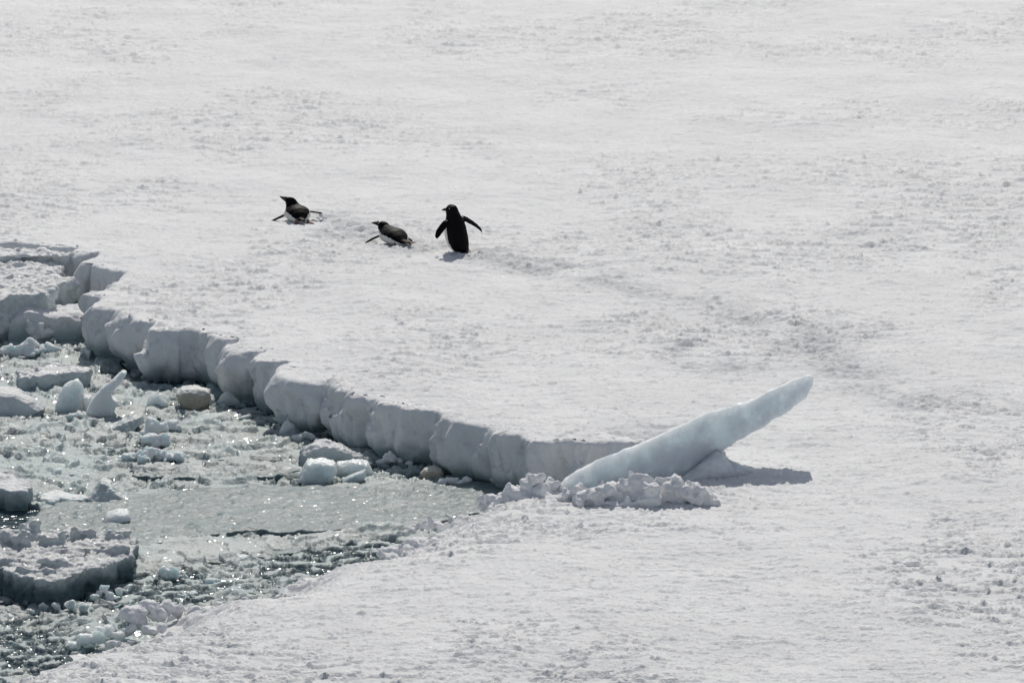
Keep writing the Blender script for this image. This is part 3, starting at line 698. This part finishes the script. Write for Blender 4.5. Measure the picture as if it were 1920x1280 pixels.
sil('ice_shard', 430, 757, 0, [(408,757),(414,742),(424,734),(431,728),(440,738),(452,756),(450,768),(410,768)], .2, 'pointed white ice shard standing just right of the brown boulder', 'ice shard', 'ice', .010, 63, 'ice', .2, 0, .25, .7, 2, SH)
lumpy('snow_lump', 292, 828, 0, [(288,800,22,0.1),(305,800,16,.1),(282,812,16,.05)], 'large round snow lump at the back of the clump in mid slush', 'snow lump', 'lump', .012, 65, 'soft')
lumpy('snow_lump', 326, 812, 0, [(324,795,14),(328,803,12),(318,802,10)], 'small snow lump on the right shoulder of the mid slush clump', 'snow lump', 'lump', .011, 66, 'lump')
lumpy('snow_lump', 294, 838, 0, [(284,824,17,-.1),(304,826,15,-.1),(295,832,12,-.15)], 'smooth twin-lobed snow lump at the front of the mid slush clump', 'snow lump', 'lump', .011, 67, 'soft')
lumpy('snow_heap', 285, 868, 0, heap(225, 350, interp([(220,862),(240,845),(285,834),(320,840),(352,848)]), 870, 30, 6, 6, 12)+[(340,856,13),(260,858,14),(300,858,15)],
      'knobbly cauliflower-like snow heap floating in mid slush', 'snow heap', 'lump', .012, 69, 'snow', .7)
lumpy('snow_lump', 100, 902, 0, [(100,884,13),(98,892,13),(106,896,10)], 'single egg-shaped snow lump right of the pointed floe', 'snow lump', 'lump', .010, 70, 'soft', .7)
sil('ice_plate', 232, 808, 0, [(190,800),(215,796),(245,786),(266,780),(264,796),(250,808),(225,812),(195,806)], .3, 'dark tilted ice plate left of the mid slush clump', 'ice plate', 'grey', .011, 71, 'ice', .15, 0, .8, .7)
sil('ice_block', 595, 902, 0, [(562,898),(566,880),(576,866),(600,864),(628,868),(630,884),(620,902),(590,910),(566,908)], .34, 'clear cube-like ice block with a frosted face in the middle of the bay', 'ice block', 'ice', .012, 73, 'ice', .05, 0, .15, 1.2)
sil('ice_block', 640, 878, 0, [(560,878),(566,850),(588,836),(610,832),(640,838),(670,852),(700,868),(705,890),(560,890)], .4, 'large sloping snow-dusted ice block behind the clear cube', 'ice block', 'floesnow', .013, 75, 'ice', .10, 0.1, .35, 1.5)
sil('ice_block', 650, 892, 0, [(630,890),(632,868),(660,864),(690,868),(700,884),(690,898),(640,900)], .26, 'bluish squared ice block right of the clear cube', 'ice block', 'ice', .012, 76, 'ice', .06, 0, .2, 1.2)
sil('ice_wedge', 668, 905, 0, [(640,902),(655,892),(672,886),(686,880),(686,894),(676,904),(650,910)], .16, 'small white ice wedge pointing right in front of the bluish block', 'ice wedge', 'lump', .010, 78, 'ice', .2, 0, .2, .6)
sil('ice_shard', 540, 815, 0, [(524,812),(530,796),(539,785),(550,794),(562,808),(556,820),(528,820)], .2, 'pointed ice shard poking up under the middle of the floe edge', 'ice shard', 'ice', .010, 79, 'ice', .2, 0, .2, .7, 2, SH)
lumpy('ice_lump', 572, 832, 0, [(560,822,13),(578,818,15),(592,826,12)], 'rough grey ice lump behind the big sloping block', 'ice lump', 'grey', .011, 80, 'lump')
lumpy('ice_lump', 635, 815, 0, [(620,812,10),(636,808,11),(650,812,9),(604,814,8)], 'low row of grey ice crumbs close under the floe edge', 'ice lump', 'grey', .011, 81, 'snow', .6)
sil('ice_boulder', 810, 896, 0, [(788,886),(796,878),(812,875),(828,880),(832,888),(822,896),(806,900),(792,894)], .25, 'flat oval brown-stained ice boulder near the right end of the slush', 'ice boulder', 'beige', .010, 82, 'soft', .3, 0, .1, .5)
lumpy('snow_lump', 826, 878, 0, [(818,870,7),(828,868,10),(834,872,7)], 'small white snow lump behind the oval brown boulder', 'snow lump', 'lump', .009, 83, 'lump', .6)
lumpy('ice_lump', 850, 912, 0, [(830,905,9),(848,900,12),(866,906,9),(878,900,8)], 'rough white ice lump in front of the oval brown boulder', 'ice lump', 'lump', .011, 84, 'snow', .6)
lumpy('ice_lump', 740, 872, 0, [(715,868,9),(732,860,12),(750,864,10),(768,868,9)], 'jagged whitish ice lump between the sloping block and the floe edge', 'ice lump', 'lump', .011, 85, 'snow', .7)
sil('ice_plate', 190, 943, 0, [(158,935),(175,920),(188,906),(205,910),(225,925),(246,936),(215,944),(180,948)], .3, 'grey peaked ice plate tilted up beside the pointed floe', 'ice plate', 'grey', .011, 86, 'ice', .1, 0, .9, .7)
floe('ice_plate', [(72,925),(100,918),(130,920),(165,926),(172,934),(150,938),(110,934),(95,940),(75,934)], .07, -.1, 'brilliant white wet ice plate glaring in the sun beside the pointed floe', 'ice plate', 'lump', (), 1.0, .012, 87, 'flat', .7)
sil('ice_lump', 213, 978, .04, [(190,976),(200,964),(222,958),(240,962),(246,972),(225,982),(195,982)], .3, 'faint pale ice lump lying on the awash ice sheet', 'ice lump', 'ice', .011, 88, 'soft', .3, 0, .5, .7)
lumpy('snow_lump', 195, 1128, 0, [(198,1102,12),(190,1115,14),(206,1118,12),(176,1118,10),(222,1108,9)], 'little snowman-like stack of round snow lumps by the lower left floe', 'snow lump', 'lump', .010, 89, 'soft', .7)
lumpy('snow_lump', 100, 1150, 0, [(60,1148,10),(80,1140,13),(105,1136,13),(130,1134,14),(155,1138,12),(170,1146,9)], 'low dirty ridge of slush lumps below the lower left floe', 'snow lump', 'grey', .012, 90, 'snow', .6)
lumpy('ice_lump', 320, 1090, 0, [(292,1080,9),(306,1074,12),(325,1074,13),(345,1080,10),(315,1084,10)], 'whitish slush lump right of the lower left floe in dark water', 'ice lump', 'lump', .011, 91, 'snow', .7)
lumpy('ice_lump', 395, 1098, 0, [(375,1094,6),(392,1091,8),(408,1093,7),(420,1096,5)], 'flat whitish ice lump alone in the glittering dark water', 'ice lump', 'lump', .010, 92, 'soft', .6)
lumpy('ice_lump', 180, 1220, 0, [(140,1210,12),(160,1195,16),(185,1190,16),(205,1180,15),(225,1190,14),(170,1208,14)], 'pale green ice lump in the slush near the bottom left corner', 'ice lump', 'ice', .013, 93, 'snow', .8)
lumpy('snow_heap', 275, 1196, .1, [(250,1150,20),(280,1138,18,.2),(310,1140,18,.25),(262,1165,16),(335,1148,16,.3),(300,1155,20,.1),(365,1150,16,.3),(245,1180,12,-.1)], 'broken snow heap on the near shore at the lower left', 'snow heap', 'pile', .014, 94, 'snow', 1.1)
lumpy('snow_ball', 290, 1197, .14, [(290,1178,17,-.15),(300,1176,16,-.12),(280,1180,14,-.12)], 'smooth rounded snow ball at the foot of the near shore heap', 'snow ball', 'pile', .011, 95, 'soft', .8)
lumpy('snow_heap', 752, 1062, .2, [(725,1038,16),(735,1048,14),(755,1030,17,.1),(770,1036,16,.1),(772,1022,14,.2),(756,1050,11,-.05),(785,1030,13,.15),(742,1028,14,.15)], 'shaded lumpy snow heap on the near shore below the bay corner', 'snow heap', 'pile', .012, 96, 'snow', .9)
lumpy('snow_heap', 800, 1000, .18, [(775,994,9),(790,984,12),(806,980,12),(822,986,10),(760,998,7),(838,986,8)], 'low bumpy snow heap where the awash sheet meets the near shore', 'snow heap', 'pile', .011, 97, 'snow', .7)
lumpy('ice_lump', 15, 632, 0, [(5,615,18),(18,608,14),(20,622,12)], 'yellowish stained ice lump at the left frame edge', 'ice lump', 'beige', .012, 98, 'soft')
lumpy('snow_lump', 78, 645, 0, [(62,615,14,.05),(80,618,16),(92,625,14),(70,632,18),(58,608,10,.05)], 'upright knobbly snow lump in front of the smooth grey block', 'snow lump', 'lump', .012, 99, 'snow', .7)
lumpy('snow_heap', 60, 672, 0, [(10,658,14),(35,655,16),(55,650,15),(80,660,15),(100,652,14),(25,664,14),(60,664,15)], 'crumbly snow heap in the slush above the flat rectangular ice cake', 'snow heap', 'lump', .013, 100, 'snow', .8)
lumpy('ice_lump', 135, 765+25, 0, [(110,788,10),(130,780,12),(150,776,11),(165,788,10)], 'low grey ice lump lying in front of the upright cloudy shard', 'ice lump', 'lump', .011, 102, 'soft', .7)
floe('ice_plate', [(155,650),(168,640),(182,632),(186,640),(178,652),(160,660)], .12, -.1, 'dark tilted ice plate under the first block of the floe edge', 'ice plate', 'grey', (), 1.0, .012, 103, 'flat', .7)
lumpy('snow_lump', 600, 408, .66, [(596,408,4),(602,404,6),(608,409,4)], 'little clod of kicked-up snow beside the far sliding penguin', 'snow lump', 'pile', .006, 104, 'snow', .25)

SHORE = 'low snow mounds along the near shore'
for i, (bx, by, w, h) in enumerate([(655,1090,46,17),(590,1108,40,17),(535,1124,50,16),(478,1136,44,18),(415,1150,60,22),(345,1160,50,22),(868,986,40,16),(218,1214,50,16)]):
    r_ = random.Random(900+i)
    lumpy('snow_mound', bx, by, .13, [(bx+r_.uniform(-.5, .5)*w, by-r_.uniform(0, .6)*h, r_.uniform(.35, .6)*h, r_.uniform(-.1, .25)) for _ in range(9)]+[(bx-w*.3, by, h*.6, 0), (bx-w*.1, by, h*.65, .03), (bx+w*.1, by, h*.65, .03), (bx+w*.3, by, h*.6, 0)],
          'low soft snow mound where the near shore meets the slush', 'snow mound', 'pile', .012, 300+i, 'snow', .7, SHORE)
# --- crumbs of brash: nothing tells these apart
CR_LABEL = 'small rough lump of wet brash ice among many like it in the slush'
CR_GROUP = 'small brash ice lumps strewn through the slush'
protos = []
for i in range(10):
    r_ = random.Random(200+i)
    if i < 5:
        pts = [Vector((r_.uniform(-1, 1)*.13, r_.uniform(-1, 1)*.11, r_.uniform(-.05, .10+.05*(i % 2)))) for _ in range(11)]
        protos.append(make('ice_crumb', [('hull', pts)], ('grey', 'lump', 'grey', 'ice', 'lump')[i], 'ice', .012, 200+i*7, 1, .6))
    else:
        pr = [('clod', (r_.uniform(-.1, .1), r_.uniform(-.08, .08), r_.uniform(-.01, .05)), (r_.uniform(.04, .09),)*3, r_.random()) for _ in range(6)]
        protos.append(make('ice_crumb', pr, ('lump', 'grey', 'lump', 'ice', 'lump')[i-5], 'snow', .012, 200+i*7, 1, .45))
r_ = random.Random(77); n = 0; tries = 0
placed = []
while n < 270 and tries < 6000:
    tries += 1
    px = r_.uniform(-30, 960); py = r_.uniform(620, 1260)
    p = at(px, py, 0.0)
    P_ = np.array([[p.x, p.y]])
    if not inside_poly(P_, LINE[:, :2])[0]: continue
    if seg_dist(P_, LINE[::3])[0][0] < .22: continue
    if 905 < py < 1040 and 60 < px: continue                # the awash sheet stays clear
    open_ = sum(d*math.exp(-(((px-a)/w)**2+((py-b)/h)**2)) for a, b, w, h, d in LEADS)
    if r_.random() < open_*9: continue
    s = r_.uniform(.3, .9)*(1.3 if r_.random() < .15 else .75)
    if any((p.x-q[0])**2+((p.y-q[1])*.6)**2 < (.10*(s+q[2]))**2 for q in placed): continue
    placed.append((p.x, p.y, s))
    o = bpy.data.objects.new('ice_crumb', protos[r_.randrange(10)]); COL.objects.link(o)
    o.location = (p.x, p.y, r_.uniform(-.02, .02)); o.rotation_euler = (r_.uniform(-.3, .3), r_.uniform(-.3, .3), r_.uniform(0, 6.3))
    o.scale = (s*r_.uniform(.9, 1.8), s*r_.uniform(.8, 1.3), s*r_.uniform(.45, 1.0))
    tag(o, CR_LABEL, 'ice lump', CR_GROUP); n += 1

# ================================================================== PENGUINS
def loft(bm, rings, seg=20):
    """rings: (centre, axis, side vector, half width, half thickness) - a closed tapering tube"""
    prev = None; first = None
    for c, ax, sv, w, t in rings:
        c = Vector(c); ax = Vector(ax).normalized(); sv = Vector(sv); sv = (sv-ax*sv.dot(ax)).normalized(); tv = ax.cross(sv)
        r = [bm.verts.new(c+sv*(w*math.cos(a))+tv*(t*math.sin(a))) for a in [2*math.pi*i/seg for i in range(seg)]]
        if prev:
            for i in range(seg): bm.faces.new((prev[i], prev[(i+1) % seg], r[(i+1) % seg], r[i]))
        else: bm.faces.new(r[::-1])
        prev = r
    bm.faces.new(prev)
def flipper_rings(pts, up):
    """pts: (point, chord half width); thin blade, face normal roughly up"""
    out = []
    for i, (p, w) in enumerate(pts):
        a = Vector(pts[max(0, i-1)][0]); b = Vector(pts[min(len(pts)-1, i+1)][0]); ax = (b-a).normalized()
        sv = ax.cross(Vector(up)).normalized()
        out.append((p, ax, sv, w, 0.012 if i < len(pts)-1 else .006))
    return out
def penguin(label, loc, rz, spine, flippers, tail, feet, beak, eyes, white_cos, extra_white=(), size=1.0):
    """local frame: +Y is where the penguin is heading, +X its right, +Z up. spine rows: (y, z, axis y, axis z, half width, half thickness, x)"""
    root = bpy.data.objects.new('penguin', None); COL.objects.link(root)
    root.location = loc; root.rotation_euler = (0, 0, rz); root.scale = size if isinstance(size, tuple) else (size,)*3; tag(root, label, 'penguin', 'penguins crossing the snow')
    bm = bmesh.new()
    S = []
    for y, z, ay, az, w, t, x in spine: S.append(((x, y, z), (0, ay, az), (1, 0, 0), w, t))
    loft(bm, S, 24)
    for f, up in flippers: loft(bm, flipper_rings(f, up), 12)
    bmesh.ops.triangulate(bm, faces=bm.faces[:]); bmesh.ops.recalc_face_normals(bm, faces=bm.faces[:])
    me = bpy.data.meshes.new('t'); bm.to_mesh(me); bm.free()
    o = bpy.data.objects.new('t', me); COL.objects.link(o)
    md = o.modifiers.new('r', 'REMESH'); md.mode = 'VOXEL'; md.voxel_size = 0.0055
    body = bpy.data.meshes.new_from_object(o.evaluated_get(bpy.context.evaluated_depsgraph_get())); bpy.data.objects.remove(o); bpy.data.meshes.remove(me)
    smooth_mesh(body, 2); roughen(body, [('fbm', 30.0, .0016)], 3)
    # plumage pattern: white front and belly, black head, back and upper flipper
    nf = len(body.polygons); ce = np.empty(nf*3, np.float32); body.polygons.foreach_get('center', ce); ce = ce.reshape(-1, 3).astype(float)
    nn = np.empty(nf*3, np.float32); body.polygons.foreach_get('normal', nn); nn = nn.reshape(-1, 3).astype(float)
    C = np.array([s[0] for s in S]); A = np.array([Vector(s[1]).normalized() for s in S]); W = np.array([s[3] for s in S]); T_ = np.array([s[4] for s in S])
    # resample the spine finely
    tt = np.linspace(0, len(S)-1, 120); Ci = np.stack([np.interp(tt, range(len(S)), C[:, i]) for i in range(3)], 1)
    Ai = np.stack([np.interp(tt, range(len(S)), A[:, i]) for i in range(3)], 1); Wi = np.interp(tt, range(len(S)), W)
    j = ((ce[:, None, :]-Ci[None])**2).sum(2).argmin(1)
    rel = ce-Ci[j]; vent = np.stack([np.zeros(120), Ai[:, 2], -Ai[:, 1]], 1)      # ventral: axis turned towards the front / down
    dist = np.linalg.norm(rel, axis=1); cosv = (rel*vent[j]).sum(1)/(dist+1e-9)
    tpar = tt[j]/(len(S)-1)
    wob = 0.10*pn3(ce*14, 2)
    isf = (np.abs(rel[:, 0]) > Wi[j]+0.012)
    mi = np.where((cosv > white_cos+wob) & (tpar < (0.57 if len(S) == 14 else 0.70)+0.03*wob), 1, 0)
    mi = np.where(isf, np.where((nn*vent[j]).sum(1) > 0.35, 2, 0), mi)
    for c, r in extra_white: mi = np.where((((ce-np.array(c))**2).sum(1) < r*r) & (nn[:, 2] < .25), 1, mi)
    body.name = 'penguin_body'; body.materials.clear()
    for q in ('black', 'white', 'flipper_under'): body.materials.append(M[q])
    body.polygons.foreach_set('material_index', mi.astype(np.int32)); body.polygons.foreach_set('use_smooth', np.ones(nf, bool)); body.update()
    obj('body', body, root)
    def small(name, rings, mat, seg=10):
        b = bmesh.new(); loft(b, rings, seg); bmesh.ops.recalc_face_normals(b, faces=b.faces[:])
        m_ = bpy.data.meshes.new(name); b.to_mesh(m_); b.free(); m_.materials.append(M[mat])
        m_.polygons.foreach_set('use_smooth', np.ones(len(m_.polygons), bool)); return obj(name, m_, root)
    small('beak', beak, 'beak')
    for t in tail: small('tail', t, 'black')
    for f in feet:                                   # a webbed foot of three toes
        b = bmesh.new(); p, fw, up = Vector(f[0]), Vector(f[1]).normalized(), Vector(f[2]).normalized(); sd_ = fw.cross(up)
        for a in (-.45, 0, .45):
            d = (fw*math.cos(a)+sd_*math.sin(a))
            loft(b, [(p, d, sd_, .014, .012), (p+d*.04, d, sd_, .016, .010), (p+d*.075, d, sd_, .010, .007), (p+d*.095, d, sd_, .003, .003)], 8)
        loft(b, [(p-up*-.03-fw*.01, -up, sd_, .016, .016), (p, -up, sd_, .018, .016)], 8)
        bmesh.ops.recalc_face_normals(b, faces=b.faces[:])
        m_ = bpy.data.meshes.new('foot'); b.to_mesh(m_); b.free(); m_.materials.append(M['foot']); obj('foot', m_, root)
    for c in eyes:
        b = bmesh.new(); bmesh.ops.create_icosphere(b, subdivisions=2, radius=.0075, matrix=Matrix.Translation(c))
        m_ = bpy.data.meshes.new('eye'); b.to_mesh(m_); b.free(); m_.materials.append(M['ring']); e = obj('eye', m_, root)
        b = bmesh.new(); bmesh.ops.create_icosphere(b, subdivisions=2, radius=.005, matrix=Matrix.Translation(Vector(c)+Vector((math.copysign(.0045, c[0]), 0, 0))))
        m_ = bpy.data.meshes.new('pupil'); b.to_mesh(m_); b.free(); m_.materials.append(M['eye']); obj('pupil', m_, e)
    return root

# standing penguin: body rows from the vent up to the crown, leaning a little to the front
stand = [(-.065,.035,.0,1,0.0385,0.0360,.03),(-.05,.06,.1,1,0.0990,0.0827,.022),(-.02,.12,.1,1,0.1298,0.1145,.012),(0,.20,.06,1,0.1430,0.1293,.006),(.01,.28,.03,1,0.1430,0.1293,.0),(.012,.36,.0,1,0.1375,0.1187,-.004),(.012,.43,0,1,0.1243,0.1039,-.008),
         (.012,.48,.0,1,0.1067,0.0912,-.013),(.012,.52,.05,1,0.0902,0.0806,-.02),(.014,.56,.1,1,0.0803,0.0774,-.028),(.018,.60,.1,1,0.0748,0.0763,-.034),(.02,.635,.1,1,0.0594,0.0636,-.036),(.022,.655,.0,1,0.0330,0.0360,-.036),(.022,.664,.0,1,0.0066,0.0064,-.036)]
p = at(858, 473, H0); zz = snow_z(p.x, p.y)
stander = penguin('standing black-backed penguin walking away with both flippers spread', (p.x, p.y, zz-.02), math.radians(33), stand,
        [([((-.09,.0,.455),.042),((-.15,-.01,.435),.048),((-.205,-.02,.395),.046),((-.265,-.03,.345),.042),((-.30,-.035,.295),.030),((-.305,-.035,.265),.010)], (-.5,-.75,.45)),
         ([((.09,.0,.47),.042),((.155,-.01,.435),.048),((.22,-.02,.385),.044),((.285,-.03,.33),.034),((.33,-.035,.275),.021),((.347,-.037,.24),.007)], (.5,-.75,.45))],
        [[((0,-.06,.07),(.1,-.5,-.5),(1,0,0),.05,.03),((.04,-.12,.035),(.25,-.5,-.4),(1,0,0),.035,.02),((.075,-.18,.0),(.3,-.5,-.3),(1,0,0),.008,.006)]],
        [((-.06,.02,.015),(-.1,1,0),(0,0,1)), ((.115,-.05,.035),(.3,-.4,-.8),(0,-1,.3))],
        [((-.080,.055,.602),(-1,.5,-.05),(0,0,1),.028,.026),((-.110,.070,.599),(-1,.5,-.08),(0,0,1),.017,.016),((-.138,.084,.594),(-1,.5,-.15),(0,0,1),.004,.004)],
        [(-.075,.078,.615),(-.09,-.02,.622)], -.16, (), (1.06, 1.05, 1.0))

stander.rotation_euler[1] = math.radians(-4)

# sliding penguins: belly down, head raised
def prone(neck):
    q = [(-.33,.055,1,.1,.022,.016,0),(-.28,.08,1,.15,.072,.052,0),(-.21,.105,1,.12,.108,.086,0),(-.13,.125,1,.08,.134,.114,0),(-.03,.135,1,.03,.146,.128,0),(.07,.136,1,.05,.140,.124,0),(.15,.145,1,.25,.122,.112,0)]+neck
    return [(a, b*.84, c, d, e, f*(.82 if i < 7 else .95), g) for i, (a, b, c, d, e, f, g) in enumerate(q)]
neck_tall = [(.19,.185,.9,.8,.100,.094,-.01),(.205,.225,.4,1,.082,.080,-.02),(.215,.265,.2,1,.070,.072,-.035),(.22,.305,.2,1,.063,.066,-.048),(.225,.335,.2,1,.046,.052,-.058),(.227,.352,.1,1,.010,.012,-.062)]
p = at(556, 413, H0); zz = snow_z(p.x, p.y)
penguin('far sliding penguin on its belly with its head held up high', (p.x+.01, p.y+.04, zz-.03), math.radians(13), prone(neck_tall),
        [([((-.10,.08,.12),.034),((-.15,.07,.085),.036),((-.21,.05,.06),.034),((-.27,.03,.035),.024),((-.30,.02,.02),.008)], (0,0,1)),
         ([((.10,.10,.14),.034),((.15,.10,.118),.036),((.21,.09,.11),.034),((.27,.07,.10),.022),((.295,.06,.098),.008)], (0,0,1))],
        [[((0,-.30,.08),(0,-1,-.1),(1,0,0),.045,.022),((.01,-.38,.07),(0,-1,-.1),(1,0,0),.03,.012),((.02,-.45,.065),(0,-1,0),(1,0,0),.006,.004)]],
        [((-.05,-.31,.05),(0,-1,-.35),(0,-.3,1)), ((.085,-.29,.04),(.3,-1,-.3),(0,-.3,1))],
        [((-.090,.255,.262),(-1,.35,.3),(0,0,1),.034,.038),((-.130,.27,.280),(-1,.35,.4),(0,0,1),.020,.020),((-.165,.28,.300),(-1,.35,.4),(0,0,1),.004,.004)],
        [(-.108,.235,.268),(-.03,.290,.268)], -.26, [((0,-.28,.02),.14)], (1.18, .80, 1.08))
neck_low = [(.195,.172,.95,.6,.100,.094,-.005),(.235,.205,.7,.8,.083,.080,-.015),(.258,.240,.4,1,.071,.073,-.025),(.272,.272,.3,1,.060,.066,-.03),(.28,.298,.2,1,.042,.048,-.035),(.284,.312,.1,1,.010,.012,-.036)]
p = at(736, 452, H0); zz = snow_z(p.x, p.y)
penguin('sliding penguin on its belly nearest the standing penguin', (p.x+.01, p.y+.06, zz-.005), math.radians(26), prone(neck_low),
        [([((-.10,.08,.13),.034),((-.15,.09,.11),.036),((-.21,.10,.085),.034),((-.28,.10,.05),.024),((-.32,.10,.03),.008)], (0,0,1)),
         ([((.09,.06,.12),.032),((.135,.0,.10),.038),((.15,-.08,.08),.036),((.16,-.16,.06),.026),((.165,-.20,.05),.008)], (1,0,.6))],
        [[((.02,-.30,.085),(0,-1,-.1),(1,0,0),.05,.022),((.03,-.38,.075),(0,-1,-.1),(1,0,0),.034,.012),((.05,-.46,.065),(0,-1,0),(1,0,0),.006,.004)]],
        [((-.07,-.26,.04),(-.2,-1,-.3),(0,-.3,1)), ((.08,-.33,.06),(.4,-1,.1),(0,-.3,1))],
        [((-.068,.315,.232),(-1,.45,.05),(0,0,1),.034,.033),((-.110,.335,.238),(-1,.45,.1),(0,0,1),.019,.018),((-.145,.350,.242),(-1,.45,.05),(0,0,1),.004,.004)],
        [(-.085,.28,.240),(.002,.342,.240)], -.18, [((0,-.28,.02),.14)], (1.16, .90, 1.06))
